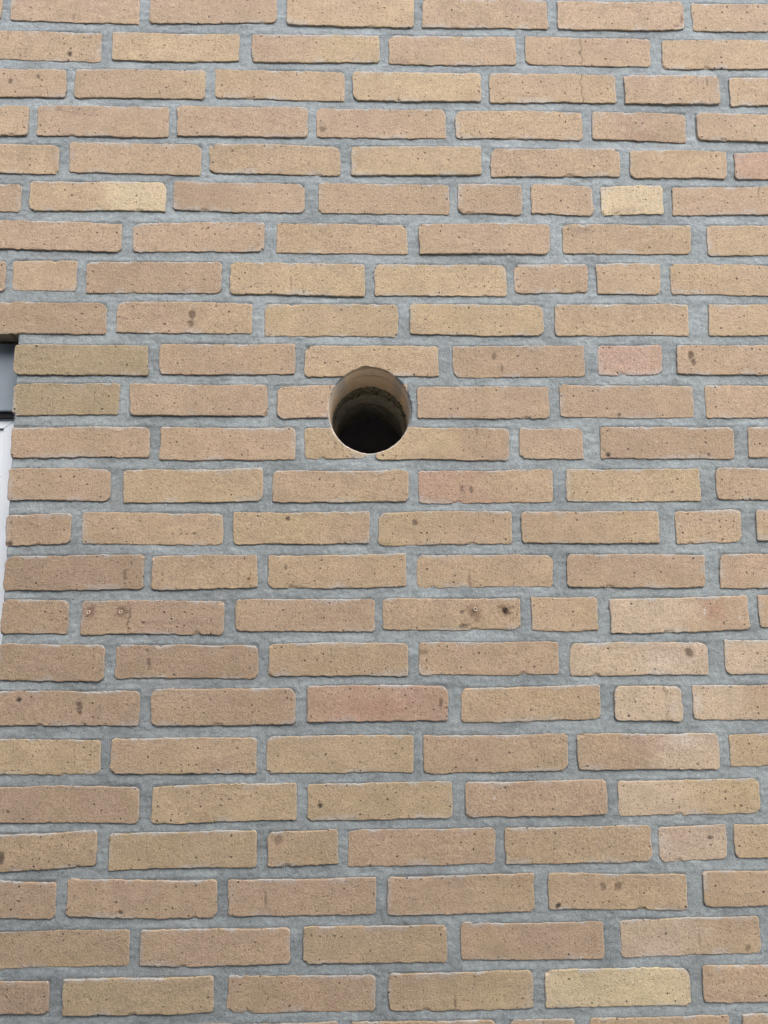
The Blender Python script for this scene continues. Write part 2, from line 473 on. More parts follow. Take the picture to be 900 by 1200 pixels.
def mat_paving():
    t = NT('concrete_paving')
    v = t.coords(False)
    br = t.n.new('ShaderNodeTexBrick')
    t.l.new(v, br.inputs['Vector'])
    br.inputs['Scale'].default_value = 1.0
    br.inputs['Brick Width'].default_value = 0.3
    br.inputs['Row Height'].default_value = 0.3
    br.inputs['Mortar Size'].default_value = 0.004
    br.inputs['Color1'].default_value = (0.20, 0.20, 0.195, 1)
    br.inputs['Color2'].default_value = (0.25, 0.248, 0.24, 1)
    br.inputs['Mortar'].default_value = (0.12, 0.115, 0.105, 1)
    n = t.noise(v, 60, 4.0, 0.6)
    t.l.new(t.scale_col(br.outputs['Color'], t.ramp(n, 0.25, 0.75, 0.85, 1.15)), t.p.inputs['Base Color'])
    t.p.inputs['Roughness'].default_value = 0.9
    t.bump(n, 0.002, 0.6)
    return t.m


MB = mat_brick()
MM = mat_mortar()
M_WHITE = mat_plain('white_plastic', (0.88, 0.93, 0.94), 0.25, 0.5, 30, 0.02)
M_BOX = mat_plain('blue_grey_aluminium', (0.28, 0.325, 0.35), 0.4, 0.5, 25, 0.05)
M_RUBBER = mat_plain('black_rubber', (0.012, 0.012, 0.014), 0.7, 0.3, 60, 0.1)
M_GLASS = mat_plain('dark_window_glass', (0.03, 0.035, 0.04), 0.05, 0.6, 5, 0.05)
M_LINE = mat_plain('grey_joint_sealant', (0.30, 0.31, 0.32), 0.7, 0.3, 60, 0.1)
M_SLEEVE = mat_plain('grey_concrete_bore', (0.40, 0.40, 0.37), 0.9, 0.2, 90, 0.25, 0.002, 200)
M_FOIL = mat_plain('grey_green_cavity_insulation', (0.21, 0.21, 0.17), 0.8, 0.3, 180, 0.75, 0.002, 300)
M_VOID = mat_plain('black_void', (0.22, 0.22, 0.27), 0.9, 0.1, 40, 0.1)
M_PLUG = mat_plain('cream_plastic', (0.60, 0.50, 0.36), 0.45, 0.5, 300, 0.1)
M_PLUG_DARK = mat_plain('dirty_brown_plastic', (0.12, 0.075, 0.05), 0.7, 0.3, 300, 0.2)
M_SILL = mat_plain('blue_grey_stone', (0.20, 0.21, 0.22), 0.7, 0.4, 40, 0.15)

# fired-clay colours (linear reflectance)
TONE = {'p': (0.411, 0.303, 0.200), 't': (0.420, 0.314, 0.200), 'y': (0.434, 0.331, 0.205), 'r': (0.408, 0.281, 0.193),
        'b': (0.370, 0.272, 0.179), 'o': (0.345, 0.270, 0.166), 'l': (0.482, 0.376, 0.262), 'w': (0.525, 0.425, 0.270), 'k': (0.432, 0.304, 0.220)}
TONE = {k: np.array(v) * np.array([1.02, 1.0, 0.975]) for k, v in TONE.items()}
MARKC = {'brown': (0.10, 0.060, 0.038), 'dark': (0.085, 0.055, 0.040), 'black': (0.025, 0.020, 0.018), 'rust': (0.17, 0.095, 0.055),
         'redb': (0.17, 0.075, 0.060), 'dusk': (0.22, 0.16, 0.12), 'white': (0.68, 0.62, 0.55), 'red': (0.36, 0.17, 0.115),
         'orange': (0.34, 0.18, 0.085)}
PITTED = {'brown': 0.9, 'dark': 1.0, 'black': 2.0, 'rust': 0.25, 'redb': 0.3}


def chip(th, seed):
    """broken-out lip of the drilled hole"""
    c = 0.0002 + 0.0022 * smooth(0.3, 0.9, vnoise(th * 13, th * 0 + 4.5, 11)) + 0.0007 * vnoise(th * 9, th * 0 + 1.5, seed) + 0.0006 * vnoise(th * 25, th * 0 + 2.5, seed)
    top = np.exp(-((np.degrees(th) - 97) / 17.0) ** 2)
    c = c + top * (0.0020 + 0.0022 * vnoise(th * 16, th * 0 + 7.5, 5))
    rt = np.exp(-((np.degrees(th) - 12) / 9.0) ** 2)
    return c + rt * (0.001 + 0.0015 * vnoise(th * 20, th * 0 + 3.5, 9))


def punch_and_extrude(V, Q, ox, oz, grow, depth_back):
    """remove quads inside the drilled hole, round the cut, then run every open edge back into the wall.
    V in local coords (origin ox, oz)."""
    wx, wz = V[:, 0] + ox - HOLE_X, V[:, 2] + oz - HOLE_Z
    arc = np.zeros(len(V), bool)
    rx, rz = HOLE_RX + grow, HOLE_RZ + grow
    rr = np.sqrt((wx / rx) ** 2 + (wz / rz) ** 2)
    if rr.min() < 1.05:
        cen = rr[Q].mean(1)
        hit = cen < 1.0
        Q2 = Q[~hit]
        edge_v = np.intersect1d(np.unique(Q[hit]), np.unique(Q2)) if hit.any() else np.array([], int)
        if len(edge_v):
            th = np.arctan2(wz[edge_v] / rz, wx[edge_v] / rx)
            cp = 1 + chip(th, 3) / rx
            V = V.copy()
            V[edge_v, 0] = HOLE_X - ox + np.cos(th) * rx * cp
            V[edge_v, 2] = HOLE_Z - oz + np.sin(th) * rz * cp
            arc[edge_v] = True
        Q = Q2
    E = np.concatenate([Q[:, [0, 1]], Q[:, [1, 2]], Q[:, [2, 3]], Q[:, [3, 0]]])
    key = np.sort(E, 1)
    _, inv, cnt = np.unique(key, axis=0, return_inverse=True, return_counts=True)
    B = E[cnt[inv.ravel()] == 1]
    used = np.unique(B)
    idx = -np.ones(len(V), int); idx[used] = np.arange(len(used))
    base = V[used]
    l1 = base.copy(); l1[:, 1] += 0.003
    a = arc[used]
    if a.any():
        th = np.arctan2((base[a, 2] + oz - HOLE_Z) / rz, (base[a, 0] + ox - HOLE_X) / rx)
        l1[a, 0] = HOLE_X - ox + np.cos(th) * rx
        l1[a, 2] = HOLE_Z - oz + np.sin(th) * rz
    l2 = l1.copy(); l2[:, 1] = depth_back
    n0 = len(V); n1 = n0 + len(used)
    V = np.concatenate([V, l1, l2])
    i0, i1 = B[:, 0], B[:, 1]
    s1 = np.stack([i1, i0, n0 + idx[i0], n0 + idx[i1]], 1)
    s2 = np.stack([n0 + idx[i1], n0 + idx[i0], n1 + idx[i0], n1 + idx[i1]], 1)
    flat_from = len(Q)
    return V, np.concatenate([Q, s1, s2]), flat_from, used


def spaced(L, step, edge):
    """grid lines along 0..L, closer together near both ends"""
    e = np.array([0, 0.07, 0.2, 0.5, 1.0]) * edge
    n = max(2, int(round((L - 2 * edge) / step)))
    m = np.linspace(edge, L - edge, n + 1)[1:-1]
    return np.concatenate([e, m, (L - e)[::-1]])


def brick_surface(x0, x1, z0, z1, tone, seed, step=0.0017, marks=()):
    """front of one hand-moulded brick: wavy outline, worn arrises, creased sanded face"""
    L, H = x1 - x0, z1 - z0
    cx, cz = (x0 + x1) / 2, (z0 + z1) / 2
    r = np.random.default_rng(seed)
    us = spaced(L, step, 0.0030); vs = spaced(H, step, 0.0030)
    U, W = np.meshgrid(us, vs)
    nu, nv = len(us), len(vs)
    so = r.uniform(0, 500)
    # distance to the four edges, softened corners
    eL, eR, eB, eT = U, L - U, W, H - W
    # outline offsets (positive = outwards)
    amp = 0.0010
    oB = amp * (0.6 * vnoise(U / 0.045 + so, 0 * U + 3, 1) + 0.35 * vnoise(U / 0.012 + so, 0 * U + 5, 2) + 0.75 * vnoise(U / 0.0050 + so, 0 * U, 3))
    oT = amp * (1.0 * vnoise(U / 0.05 + so, 0 * U + 8, 4) + 0.4 * vnoise(U / 0.013 + so, 0 * U + 5, 5) + 0.6 * vnoise(U / 0.0050 + so, 0 * U, 6))
    oL = amp * (0.9 * vnoise(W / 0.02 + so, 0 * U + 8, 7) + 0.6 * vnoise(W / 0.007 + so, 0 * U + 5, 8))
    oR = amp * (0.9 * vnoise(W / 0.02 + so, 0 * U + 8, 9) + 0.6 * vnoise(W / 0.007 + so, 0 * U + 5, 10))
    tilt = r.normal(0, 0.0011)
    bow = r.normal(0, 0.0008)
    tU = U / L - 0.5
    shear = tilt * tU * 2 + bow * (4 * tU * tU - 0.4)
    # corners pulled in by a random radius
    X = U - L / 2 + np.where(U > L / 2, oR * smooth(0.5, 1, U / L), -oL * smooth(0.5, 1, 1 - U / L))
    Z = W - H / 2 + shear + np.where(W > H / 2, oT * smooth(0.5, 1, W / H), -oB * smooth(0.5, 1, 1 - W / H))
    for sx, sz in ((-1, -1), (1, -1), (-1, 1), (1, 1)):
        cr = r.choice([0.0025, 0.005, 0.008, 0.012], p=[.3, .35, .22, .13])
        ax = (L / 2 - cr) * sx; az = (H / 2 - cr) * sz
        dx = (U - L / 2 - ax) * sx; dz = (W - H / 2 - az) * sz
        inside = (dx > 0) & (dz > 0)
        m = np.maximum(dx, dz); h = np.hypot(dx, dz)
        f = np.where(inside & (h > 1e-9), m / np.maximum(h, 1e-9), 1.0)
        f = 1 + (f - 1)
        X = np.where(inside, X + sx * dx * (f - 1), X)
        Z = np.where(inside, Z + sz * dz * (f - 1), Z)
    # depth: worn arris + face relief
    e = np.minimum(np.minimum(eL, eR), np.minimum(eB, eT))
    ra = 0.0010 + 0.0006 * vnoise(U / 0.02 + so, W / 0.02, 21)
    q = np.clip(1 - e / ra, 0, 1)
    Y = ra * (1 - np.sqrt(np.maximum(0, 1 - q * q))) * 1.15
    inner = smooth(0.0, 0.005, e)
    Y = Y + 0.0004 * fbm(U / 0.04 + so, W / 0.02, 22) * inner
    crease = vnoise(U / 0.022 + so + 0.6 * vnoise(U / 0.03, W / 0.01, 40), W / 0.0055 + 0.8 * vnoise(U / 0.02 + so, W / 0.02, 41), 23)
    Y = Y + 0.00018 * crease * (0.35 + 0.65 * smooth(-.1, .7, vnoise(U / 0.05 + so, W / 0.03, 25))) * inner
    Y = Y + 0.00012 * vnoise(U / 0.0042 + so, W / 0.0042, 24)
    # small spalls along the lower edge
    for k in range(r.integers(0, 2)):
        px = r.uniform(0.1, 0.9) * L; pz = r.choice([0.0, 0.0, 1.0]) * H
        rr = r.uniform(0.0025, 0.005)
        d = np.hypot((U - px) / (rr * 1.8), (W - pz) / rr) + 0.3 * vnoise(U / 0.004, W / 0.004, 30 + k)
        Y = Y + 0.0016 * smooth(1.0, 0.5, d)
    # broken corners
    for sx, sz in ((0, 0), (1, 0), (0, 1), (1, 1)):
        if r.random() < 0.13:
            rr = r.uniform(0.003, 0.0055)
            d = np.hypot((U - sx * L) / (rr * r.uniform(1, 1.8)), (W - sz * H) / rr) + 0.35 * vnoise(U / 0.0035 + so, W / 0.0035, 37)
            Y = Y + 0.0026 * smooth(1.1, 0.5, d)
    # a faint drying crack now and then
    if r.random() < 0.10:
        px = r.uniform(0.2, 0.8) * L
        d = np.abs(U - px - 0.003 * vnoise(W / 0.01 + so, 0 * W, 33))
        part = smooth(0.3, 0.6, vnoise(W / 0.03 + so, 0 * W + 2, 35) * 0.5 + 0.5)
        crack = smooth(0.0016, 0.0004, d) * part
        Y = Y + 0.0008 * crack
    else:
        crack = 0 * U
    # colour
    a = TONE[tone[0]]; b = TONE[tone[-1]]
    jit = 1 + r.normal(0, 0.025)
    s = smooth(0.35, 0.65, U / L + 0.18 * vnoise(U / 0.05 + so, W / 0.03, 50))
    col = (a[None, None] * (1 - s[..., None]) + b[None, None] * s[..., None]) * jit
    warm = 0.5 * fbm(U / 0.06 + so, W / 0.035, 51)
    hue = np.array([0.02, 0.04, -0.08])
    col = col * (1 + warm[..., None] * hue)
    col = col * (1 + 0.075 * fbm(U / 0.08 + so, W / 0.045, 52))[..., None]
    redp = smooth(0.35, 0.9, fbm(U / 0.05 + so, W / 0.04, 53))
    col = col * (1 - redp[..., None] * np.array([0.02, 0.06, 0.06]))
    # mortar haze left along the arrises
    sm = smooth(0.0045, 0.0, eT + 0.0025 * vnoise(U / 0.009 + so, W / 0.01, 54)) * smooth(-0.2, 0.6, vnoise(U / 0.02 + so, 0 * U, 55)) * 0.8
    sm = np.maximum(sm, 0.22 * smooth(0.003, 0.0, np.minimum(eL, eR) + 0.002 * vnoise(U / 0.006, W / 0.006 + so, 56)))
    wide = smooth(0.009, 0.001, e + 0.004 * vnoise(U / 0.012 + so, W / 0.008, 57)) * smooth(0.25, 0.7, vnoise(U / 0.035 + so, W / 0.03, 58)) * 0.42
    sm = np.maximum(sm, wide)
    col = col * (1 - sm[..., None]) + np.array([0.44, 0.42, 0.38]) * sm[..., None]
    col = col * (1 - 0.45 * crack[..., None])
    gx, gz = U + x0, W + z0
    for (mx, mz, mrx, mrz, mc, ms) in marks:
        d = np.hypot((gx - mx) / max(mrx, 0.0008), (gz - mz) / max(mrz, 0.0008))
        soft = mc in ('white', 'red', 'dusk', 'rust', 'redb', 'orange')
        d = d + (0.45 if soft else 0.3) * vnoise(gx / 0.005, gz / 0.005, 60)
        w = smooth(1.25, 0.15, d) if soft else smooth(1.2, 0.6, d)
        w = w * ms * 0.9
        col = col * (1 - w[..., None]) + np.array(MARKC[mc]) * w[..., None]
        Y = Y + 0.0009 * PITTED.get(mc, 0) * w
    V = np.stack([X, Y, Z], -1).reshape(-1, 3)
    i = np.arange(nv * nu).reshape(nv, nu)
    Q = np.stack([i[:-1, :-1], i[:-1, 1:], i[1:, 1:], i[1:, :-1]], -1).reshape(-1, 4)
    return V, Q, col.reshape(-1, 3), cx, cz


# ------------------------------------------------------------------ ground
gv = np.array([[-60, -120, 0], [60, -120, 0], [60, 60, 0], [-60, 60, 0]], float)
g = add_obj('ground', make_mesh('ground', gv, np.array([[0, 1, 2, 3]]), mat_paving()))
tag(g, None, kind='structure')

# unseen wall added behind the camera to shade the foot of the brickwork
ov = np.array([[x, y, z] for z in (0.0, 3.3) for x, y in ((-7, -2.3), (1.5, -2.3), (1.5, -2.5), (-7, -2.5))], float)
oq = np.array([[0, 1, 5, 4], [1, 2, 6, 5], [2, 3, 7, 6], [3, 0, 4, 7], [4, 5, 6, 7]])
o = add_obj('added_shade_wall', make_mesh('added_shade_wall', ov, oq, mat_plain('shade_wall_grey', (0.12, 0.12, 0.12), 0.9, 0.2, 8, 0.12, 0.002, 60), None, 0))
tag(o, None, kind='structure')

# ------------------------------------------------------------------ the brick wall
wall = empty('brick_wall', (0, 0, 0), 'tan brick wall with grey mortar joints and a round hole drilled through it', 'wall')
MK = [(a * 1e-3, b * 1e-3, c * 1e-3, d * 1e-3, e, f) for a, b, c, d, e, f in MARKS]
occupied = []
for n, (row, x0, x1, z0, z1, tone) in enumerate(BRICKS):
    x0, x1, z0, z1 = x0 * 1e-3, x1 * 1e-3, z0 * 1e-3, z1 * 1e-3
    if row >= 9 and abs(x0 - CORNER) < 0.002:
        x0 += 0.0015 * rng.uniform(-1, 1)
    occupied.append((x0, x1, z0, z1))
    mk = [m for m in MK if x0 - 0.004 < m[0] < x1 + 0.004 and z0 - 0.006 < m[1] < z1 + 0.006]
    V, Q, col, cx, cz = brick_surface(x0, x1, z0, z1, tone, 100 + n, marks=mk)
    nfront = len(V)
    V, Q, ff, used = punch_and_extrude(V, Q, cx, cz, 0.0, DEPTH)
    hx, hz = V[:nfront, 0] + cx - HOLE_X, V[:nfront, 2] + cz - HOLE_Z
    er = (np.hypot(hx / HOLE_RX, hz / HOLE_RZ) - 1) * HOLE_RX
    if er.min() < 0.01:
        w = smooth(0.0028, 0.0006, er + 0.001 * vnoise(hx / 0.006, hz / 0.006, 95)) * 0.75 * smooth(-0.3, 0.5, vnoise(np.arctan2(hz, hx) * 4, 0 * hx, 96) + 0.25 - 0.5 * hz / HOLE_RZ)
        col = col * (1 - w[:, None]) + np.array([0.60, 0.52, 0.43]) * w[:, None]  # pale dust on the hole rim, with the light-catching lower lip painted in
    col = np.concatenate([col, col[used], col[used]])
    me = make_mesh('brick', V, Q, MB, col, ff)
    proud = rng.normal(0, 0.0007)
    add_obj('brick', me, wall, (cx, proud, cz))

# brickwork outside the picture, carried on in the same bond, as one joined part
rowz = {}
for row, x0, x1, z0, z1, tone in BRICKS:
    rowz.setdefault(row, []).append((x0 * 1e-3, x1 * 1e-3, z0 * 1e-3, z1 * 1e-3))
rowc = {k: (np.mean([b[2] for b in v]), np.mean([b[3] for b in v])) for k, v in rowz.items()}
extra = []


def fill(xa, xb, z0, z1, rightwards):
    """lay bricks from xa to xb"""
    x = xa
    while (x < xb - 0.04) if rightwards else (x > xb + 0.04):
        L = random.choice([0.208, 0.208, 0.208, 0.208, 0.1, 0.152]) + random.gauss(0, 0.002)
        if rightwards:
            y = min(x + L, xb); extra.append((x, y, z0, z1)); x = y + 0.0145
        else:
            y = max(x - L, xb); extra.append((y, x, z0, z1)); x = y - 0.0145


top_z, bot_z = rowc[0], rowc[24]
nup = int((WALL[3] - top_z[1]) / PITCH)
ndn = int((bot_z[0] - WALL[2]) / PITCH)
for row in range(-nup, 25 + ndn):
    if row < 0:
        z0, z1 = top_z[0] - row * PITCH, top_z[1] - row * PITCH
    elif row > 24:
        z0, z1 = bot_z[0] - (row - 24) * PITCH, bot_z[1] - (row - 24) * PITCH
    else:
        z0, z1 = rowc[row]
    opening = (z1 < SOFFIT + 0.01) and (z0 > SILL_Z - 0.01)
    jig = random.uniform(0, 0.2)
    if row in rowz:
        xs = [b[0] for b in rowz[row]]; xe = [b[1] for b in rowz[row]]
        fill(max(xe) + 0.0145, WALL[1], z0, z1, True)
        if opening:
            if min(xs) > CORNER + 0.03:
                fill(min(xs) - 0.0145, CORNER, z0, z1, False)
            fill(LEFT_JAMB, WALL[0], z0, z1, False)
        else:
            fill(min(xs) - 0.0145, WALL[0], z0, z1, False)
    elif opening:
        fill(CORNER, WALL[1], z0, z1, True)
        fill(LEFT_JAMB, WALL[0], z0, z1, False)
    else:
        fill(WALL[0] - jig, WALL[1], z0, z1, True)
Vs, Qs, Cs, flat, off = [], [], [], [], 0
for n, (x0, x1, z0, z1) in enumerate(extra):
    tone = random.choice('ppptttyybblro')
    V, Q, col, cx, cz = brick_surface(x0, x1, z0, z1, tone, 9000 + n, step=0.009)
    V, Q, ff, used = punch_and_extrude(V, Q, cx, cz, 0.0, DEPTH)
    V = V + np.array([cx, random.gauss(0, 0.0007), cz])
    Vs.append(V); Qs.append(Q + off); Cs.append(np.concatenate([col, col[used], col[used]])); off += len(V)
me = make_mesh('outer_brickwork', np.concatenate(Vs), np.concatenate(Qs), mat_brick('fired_clay_outer', False), np.concatenate(Cs))
o = add_obj('outer_brickwork', me, wall)
o['kind'] = 'stuff'

# mortar: one raked and brushed bed between all the bricks
fx = np.arange(-0.66, 0.76, 0.0021); fz = np.arange(0.93, 2.66, 0.0021)
xs = np.concatenate([np.arange(WALL[0], -0.66, 0.008), fx, np.arange(fx[-1] + 0.008, WALL[1], 0.008)])
zs = np.concatenate([np.arange(WALL[2], 0.93, 0.008), fz, np.arange(fz[-1] + 0.008, WALL[3], 0.008)])
mort_edge = CORNER + 0.0035
xs[np.argmin(abs(xs - mort_edge))] = mort_edge
zs[np.argmin(abs(zs - (SOFFIT + 0.004)))] = SOFFIT + 0.004
X, Z = np.meshgrid(xs, zs)
inb = np.zeros(X.shape, bool); deep = np.zeros(X.shape, bool)
for (x0, x1, z0, z1) in occupied + extra:
    ia, ib = np.searchsorted(xs, [x0, x1]); ja, jb = np.searchsorted(zs, [z0, z1])
    inb[ja:jb, ia:ib] = True
    ia, ib = np.searchsorted(xs, [x0 + 0.014, x1 - 0.014]); ja, jb = np.searchsorted(zs, [z0 + 0.014, z1 - 0.014])
    if ib > ia and jb > ja:
        deep[ja:jb, ia:ib] = True
# how far below the brick above, and above the brick below
up = np.full(X.shape, 0.03); dn = np.full(X.shape, 0.03)
cur = np.full(len(xs), 0.03)
for j in range(len(zs) - 1, -1, -1):
    cur = np.where(inb[j], 0.0, cur + (zs[j + 1] - zs[j] if j + 1 < len(zs) else 0)); up[j] = cur
cur = np.full(len(xs), 0.03)
for j in range(len(zs)):
    cur = np.where(inb[j], 0.0, cur + (zs[j] - zs[j - 1] if j else 0)); dn[j] = cur
sl = np.clip(up / np.maximum(up + dn, 1e-6), 0, 1)
bed = (up < 0.022) & (dn < 0.022)
Yd = np.where(bed, 0.0023 - 0.0015 * sl, 0.0015)
Yd = Yd + 0.0008 * fbm(X / 0.06, Z / 0.02, 70) + 0.0005 * fbm(X / 0.03, Z / 0.005, 71) + 0.0004 * vnoise(X / 0.0045, Z / 0.0045, 72) + 0.0012 * smooth(0.45, 0.85, fbm(X / 0.012, Z / 0.009, 73))
Yd = np.maximum(Yd, 0.0001)
core = np.zeros(X.shape, bool)
for (x0, x1, z0, z1) in occupied + extra:
    ia, ib = np.searchsorted(xs, [x0 + 0.0035, x1 - 0.0035]); ja, jb = np.searchsorted(zs, [z0 + 0.0045, z1 - 0.0045])
    core[ja:jb, ia:ib] = True
Yd = np.where(core, 0.007, Yd)
V = np.stack([X, Yd, Z], -1).reshape(-1, 3)
i = np.arange(X.size).reshape(X.shape)
Q = np.stack([i[:-1, :-1], i[:-1, 1:], i[1:, 1:], i[1:, :-1]], -1).reshape(-1, 4)
qx = X.ravel()[Q].mean(1); qz = Z.ravel()[Q].mean(1)
keep = ~((qx < mort_edge) & (qx > LEFT_JAMB - 0.003) & (qz < SOFFIT + 0.004) & (qz > SILL_Z))
hr = np.hypot(qx - HOLE_X, qz - HOLE_Z)
keep &= ~(deep.ravel()[Q].all(1) & (hr > 0.09))
Q = Q[keep]
V, Q, ff, used = punch_and_extrude(V, Q, 0.0, 0.0, 0.0009, DEPTH)
uv = np.unique(Q); remap = -np.ones(len(V), int); remap[uv] = np.arange(len(uv))
add_obj('mortar', make_mesh('mortar', V[uv], remap[Q], MM, None, ff), wall)


# ------------------------------------------------------------------ inside the drilled hole
def ring_surface(prof, n, rad_fn):
    """prof: list of (depth, radius offset); closed ring"""
    th = np.linspace(0, 2 * math.pi, n, endpoint=False)
    rows = []
    for k, (d, ro) in enumerate(prof):
        jr, jd = rad_fn(th, k)
        rows.append(np.stack([np.cos(th) * (HOLE_RX + ro + jr), np.full(n, d) + jd, np.sin(th) * (HOLE_RZ + ro + jr)], -1))
    V = np.concatenate(rows)
    q = []
    a = np.arange(n); b = (a + 1) % n
    for k in range(len(prof) - 1):
        q.append(np.stack([k * n + a, k * n + b, (k + 1) * n + b, (k + 1) * n + a], -1))
    return V, np.concatenate(q)


def sleeve_j(th, k):
    return 0.0006 * vnoise(th * 8 + k * 3, th * 0 + k, 80), 0 * th


def bore_j(th, k):
    f = 0.0022 * vnoise(th * 11, th * 0 + 0.5, 90) + 0.0015 * vnoise(th * 29, th * 0 + 0.5, 91)
    jr = 0.0003 * vnoise(th * 6 + k * 0.7, th * 0 + k * 0.6, 92) + (0.0 if k < 20 else 0.0012 * vnoise(th * 24, th * 0 + k, 99))
    return jr, (f if k == 0 else 0 * th)


V, Q = ring_surface([(0.0065, 0.0004), (0.0085, -0.0005)] + [(d, -0.0006 + 0.0004 * math.sin(d * 900)) for d in np.linspace(0.012, 0.037, 8)] + [(0.0385, 0.0012), (0.0402, 0.0012), (0.0408, -0.0009)] + [(d, -0.0010 + 0.0004 * math.sin(d * 700)) for d in np.linspace(0.046, 0.0985, 14)], 200, bore_j)
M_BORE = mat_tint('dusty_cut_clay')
# cut clay with the cut joints between the courses showing as greyer bands, all under drilling dust
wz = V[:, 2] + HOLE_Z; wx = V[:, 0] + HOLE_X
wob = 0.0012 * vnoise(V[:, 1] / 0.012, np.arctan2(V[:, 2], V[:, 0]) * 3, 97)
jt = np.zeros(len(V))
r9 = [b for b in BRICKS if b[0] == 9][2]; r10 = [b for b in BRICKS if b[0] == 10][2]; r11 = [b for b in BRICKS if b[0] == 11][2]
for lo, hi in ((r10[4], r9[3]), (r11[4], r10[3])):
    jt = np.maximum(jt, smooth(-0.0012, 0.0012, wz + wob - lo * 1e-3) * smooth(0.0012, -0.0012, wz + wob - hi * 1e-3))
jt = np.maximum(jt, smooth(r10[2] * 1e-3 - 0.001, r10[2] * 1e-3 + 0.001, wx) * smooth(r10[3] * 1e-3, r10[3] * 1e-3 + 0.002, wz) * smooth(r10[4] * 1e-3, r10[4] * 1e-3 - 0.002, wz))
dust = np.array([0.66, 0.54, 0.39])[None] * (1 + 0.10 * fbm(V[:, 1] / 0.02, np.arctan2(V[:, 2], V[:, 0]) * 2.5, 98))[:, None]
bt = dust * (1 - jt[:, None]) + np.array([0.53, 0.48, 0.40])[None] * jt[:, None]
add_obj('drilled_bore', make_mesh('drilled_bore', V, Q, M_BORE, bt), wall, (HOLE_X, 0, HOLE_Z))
V, Q = ring_surface([(0.150, 0.012), (0.150, -0.0012), (0.152, -0.0026), (0.178, -0.0028), (0.179, -0.0042), (0.20, -0.0042), (0.26, -0.0042), (0.300, -0.0042)], 120, sleeve_j)
sleeve = add_obj('inner_wall_bore', make_mesh('inner_wall_bore', V, Q, M_SLEEVE), wall, (HOLE_X, 0, HOLE_Z))


def torn_j(th, k):
    n = vnoise(th * 14, th * 0 + 0.5, 83) + 0.8 * vnoise(th * 37, th * 0 + 3.5, 84)
    m = vnoise(th * 22 + k * 5.3, th * 0 + k * 1.7, 86)
    if k in (0, 6):
        return 0 * th + 0.004, 0.0 * th
    return -0.0022 - 0.0026 * m - 0.0012 * n, 0.0035 * vnoise(th * 19, th * 0 + k, 85) + 0.002 * n


V, Q = ring_surface([(0.0985, 0.004), (0.103, 0.0), (0.112, 0.0005), (0.121, 0.0), (0.130, 0.0008), (0.140, 0.0), (0.152, 0.004)], 260, torn_j)
add_obj('torn_membrane', make_mesh('torn_membrane', V, Q, M_FOIL), wall, (HOLE_X, 0, HOLE_Z))
th = np.linspace(0, 2 * math.pi, 48, endpoint=False)
V = np.concatenate([np.stack([np.cos(th) * 0.075, 0 * th + 0.297, np.sin(th) * 0.078], -1), np.stack([np.cos(th) * 0.02, 0 * th + 0.298, np.sin(th) * 0.02], -1)])
a = np.arange(48); b = (a + 1) % 48
Q = np.concatenate([np.stack([a, b, 48 + b, 48 + a], -1), np.array([[48 + k, 48 + k + 1, 48 + 46 - k - 0, 48 + 47 - k] for k in range(0, 23)])])
add_obj('hole_back', make_mesh('hole_back', V, Q, M_VOID), wall, (HOLE_X, 0, HOLE_Z))


# ------------------------------------------------------------------ window at the left
def box_mesh(name, x0, x1, y0, y1, z0, z1, mat, bev=0.0015, mitre=None):
    """bevelled box; mitre=(axis, end list) shears ends at 45 degrees is done by the caller through verts"""
    import bmesh
    bm = bmesh.new()
    vs = [bm.verts.new((x, y, z)) for x in (x0, x1) for y in (y0, y1) for z in (z0, z1)]
    if mitre:
        mitre(vs)
    for f in ((0, 1, 3, 2), (4, 6, 7, 5), (0, 4, 5, 1), (2, 3, 7, 6), (0, 2, 6, 4), (1, 5, 7, 3)):
        bm.faces.new([vs[k] for k in f])
    bmesh.ops.recalc_face_normals(bm, faces=bm.faces)
    if bev:
        bmesh.ops.bevel(bm, geom=bm.edges[:], offset=bev, segments=2, affect='EDGES', profile=0.5)
    me = bpy.data.meshes.new(name)
    bm.to_mesh(me); bm.free()
    me.materials.append(mat)
    return me


WX0, WX1 = LEFT_JAMB + 0.004, CORNER - 0.002
BOX_Z = 1.8864
win = empty('window', ((WX0 + WX1) / 2, 0.1, SILL_Z), 'white plastic window with a blue-grey blind box on top, at the left edge of the brick wall', 'window')


def wpart(name, parent, *a, **k):
    me = box_mesh(name, *a, **k)
    o = add_obj(name, me)
    o.parent = parent
    o.matrix_parent_inverse = Matrix.Translation(-Vector(parent_loc(parent)))
    return o


def parent_loc(p):
    l = Vector(p.location) if p.type == 'EMPTY' else Vector((0, 0, 0))
    return l


blind = wpart('blind_box', win, WX0, WX1, 0.032, 0.135, BOX_Z, SOFFIT - 0.001, M_BOX, 0.002)
wpart('seal', blind, WX0 + 0.004, WX1 - 0.004, 0.0365, 0.060, 1.8766, BOX_Z + 0.001, M_RUBBER, 0.0008)
FY = 0.042
FT = 1.8890       # visible top of the frame, under the box
ST_X = -0.5709    # inner edge of the stile's outer step
ST_Z = 1.8615
SB = SILL_Z + 0.03


def mit(k_axis):
    return None


# outer step of the frame: head, two stiles, bottom rail, mitred at the corners
FW_R = WX1 + 0.012           # runs on behind the brick edge
w_out = FW_R - ST_X


def head_m(vs):
    for v in vs:
        if v.co.z < ST_Z + 0.0001:
            v.co.x = ST_X - 0.0003 if v.co.x > -1 else (WX0 - 0.012 + w_out)


def stile_m(vs):
    for v in vs:
        if v.co.x < ST_X + 0.0001 and v.co.z > 1.5:
            v.co.z = ST_Z


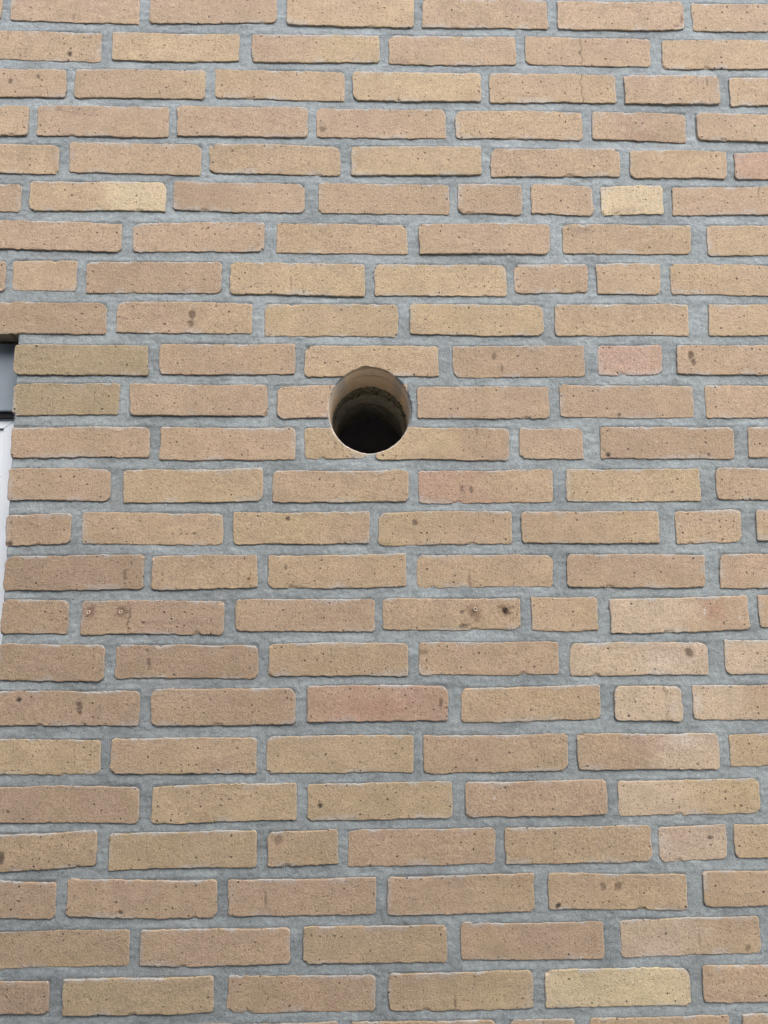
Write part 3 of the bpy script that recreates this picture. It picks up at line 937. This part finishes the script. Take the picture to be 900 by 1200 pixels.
HZ = ST_Z + w_out * 0.72
wpart('frame_head', win, WX0 - 0.012, FW_R, FY, 0.15, ST_Z, HZ, M_WHITE, 0.0006, mitre=lambda vs: [setattr(v.co, 'x', (ST_X if v.co.x > -1 else WX0 - 0.012 + w_out)) for v in vs if v.co.z < ST_Z + 1e-4])
wpart('frame_stile', win, ST_X, FW_R, FY, 0.15, SB, HZ - 0.0006, M_WHITE, 0.0006, mitre=lambda vs: [setattr(v.co, 'z', (ST_Z - 0.0006 if v.co.z > 1.5 else SB + w_out)) for v in vs if v.co.x < ST_X + 1e-4])
LX = WX0 - 0.012
wpart('frame_stile', win, LX, LX + w_out, FY, 0.15, SB, HZ - 0.0006, M_WHITE, 0.0006, mitre=lambda vs: [setattr(v.co, 'z', (ST_Z - 0.0006 if v.co.z > 1.5 else SB + w_out)) for v in vs if v.co.x > LX + w_out - 1e-4])
wpart('frame_sill', win, LX + w_out + 0.001, ST_X - 0.001, FY, 0.15, SB, SB + w_out, M_WHITE, 0.0006)
# sash: set back behind a thin dark joint
IX0, IX1, IZ0, IZ1 = LX + w_out + 0.0015, ST_X - 0.0015, SB + w_out + 0.0015, ST_Z - 0.0015
sw = 0.075
sash = wpart('sash_rail', win, IX0, IX1, FY + 0.004, 0.148, IZ1 - sw, IZ1, M_WHITE, 0.0015)
wpart('sash_rail', win, IX0, IX1, FY + 0.004, 0.148, IZ0, IZ0 + sw, M_WHITE, 0.0015)
wpart('sash_stile', win, IX1 - sw, IX1, FY + 0.0045, 0.147, IZ0 + sw + 0.0004, IZ1 - sw - 0.0004, M_WHITE, 0.0015)
wpart('sash_stile', win, IX0, IX0 + sw, FY + 0.0045, 0.147, IZ0 + sw + 0.0004, IZ1 - sw - 0.0004, M_WHITE, 0.0015)
wpart('gasket', win, IX0 - 0.004, IX1 + 0.004, FY + 0.03, 0.14, IZ0 - 0.004, IZ1 + 0.004, M_LINE, 0)
wpart('pane', win, IX0 + sw - 0.01, IX1 - sw + 0.01, FY + 0.022, FY + 0.029, IZ0 + sw - 0.01, IZ1 - sw + 0.01, M_GLASS, 0)
sl_ = wpart('stone_sill', win, WX0 + 0.001, WX1 - 0.001, -0.03, 0.16, SILL_Z + 0.001, SB - 0.001, M_SILL, 0.003)

# ------------------------------------------------------------------ wall plugs
PLUGS = [(-0.4110, 1.5752, M_PLUG, 'cream plastic wall plug in a dark stain near the left end of its brick', 0.85),
         (-0.3637, 1.5755, M_PLUG, 'small cream plastic wall plug, right one of the two in the left brick', 0.75),
         (0.1610, 1.5762, M_PLUG, 'bright cream wall plug above a brown smear in the middle brick', 0.88),
         (0.2064, 1.5759, M_PLUG_DARK, 'dirty brown wall plug in a dark crumbled pit near a brick end', 0.8)]
for px, pz, pm, lab, s in PLUGS:
    prof = [(0.0, 0.0034), (-0.0006, 0.0032), (-0.0008, 0.0027), (-0.0004, 0.0021), (0.0006, 0.0018), (0.008, 0.0016)]
    n = 20
    th = np.linspace(0, 2 * math.pi, n, endpoint=False)
    V = np.concatenate([np.stack([np.cos(th) * r * s, 0 * th + d, np.sin(th) * r * s * (1 + 0.04 * np.sin(3 * th))], -1) for d, r in [(0.006, 0.0033)] + prof])
    a = np.arange(n); b = (a + 1) % n
    Q = np.concatenate([np.stack([k * n + b, k * n + a, (k + 1) * n + a, (k + 1) * n + b], -1) for k in range(len(prof))])
    root = empty('wall_plug', (px, -0.0006, pz), lab, 'wall plug', 'wall plugs left in the bricks')
    add_obj('collar', make_mesh('collar', V, Q, pm), root)
    r = 0.0021 * s
    V = np.concatenate([np.stack([np.cos(th) * r, 0 * th + 0.0012, np.sin(th) * r], -1), np.stack([np.cos(th) * r * 0.4, 0 * th + 0.003, np.sin(th) * r * 0.4], -1)])
    Q = np.concatenate([np.stack([b, a, n + a, n + b], -1)] + [np.array([[n + k, n + k + 1, n + n - 2 - k, n + n - 1 - k]]) for k in range(n // 2 - 1)])
    add_obj('screw_hole', make_mesh('screw_hole', V, Q, M_RUBBER), root)
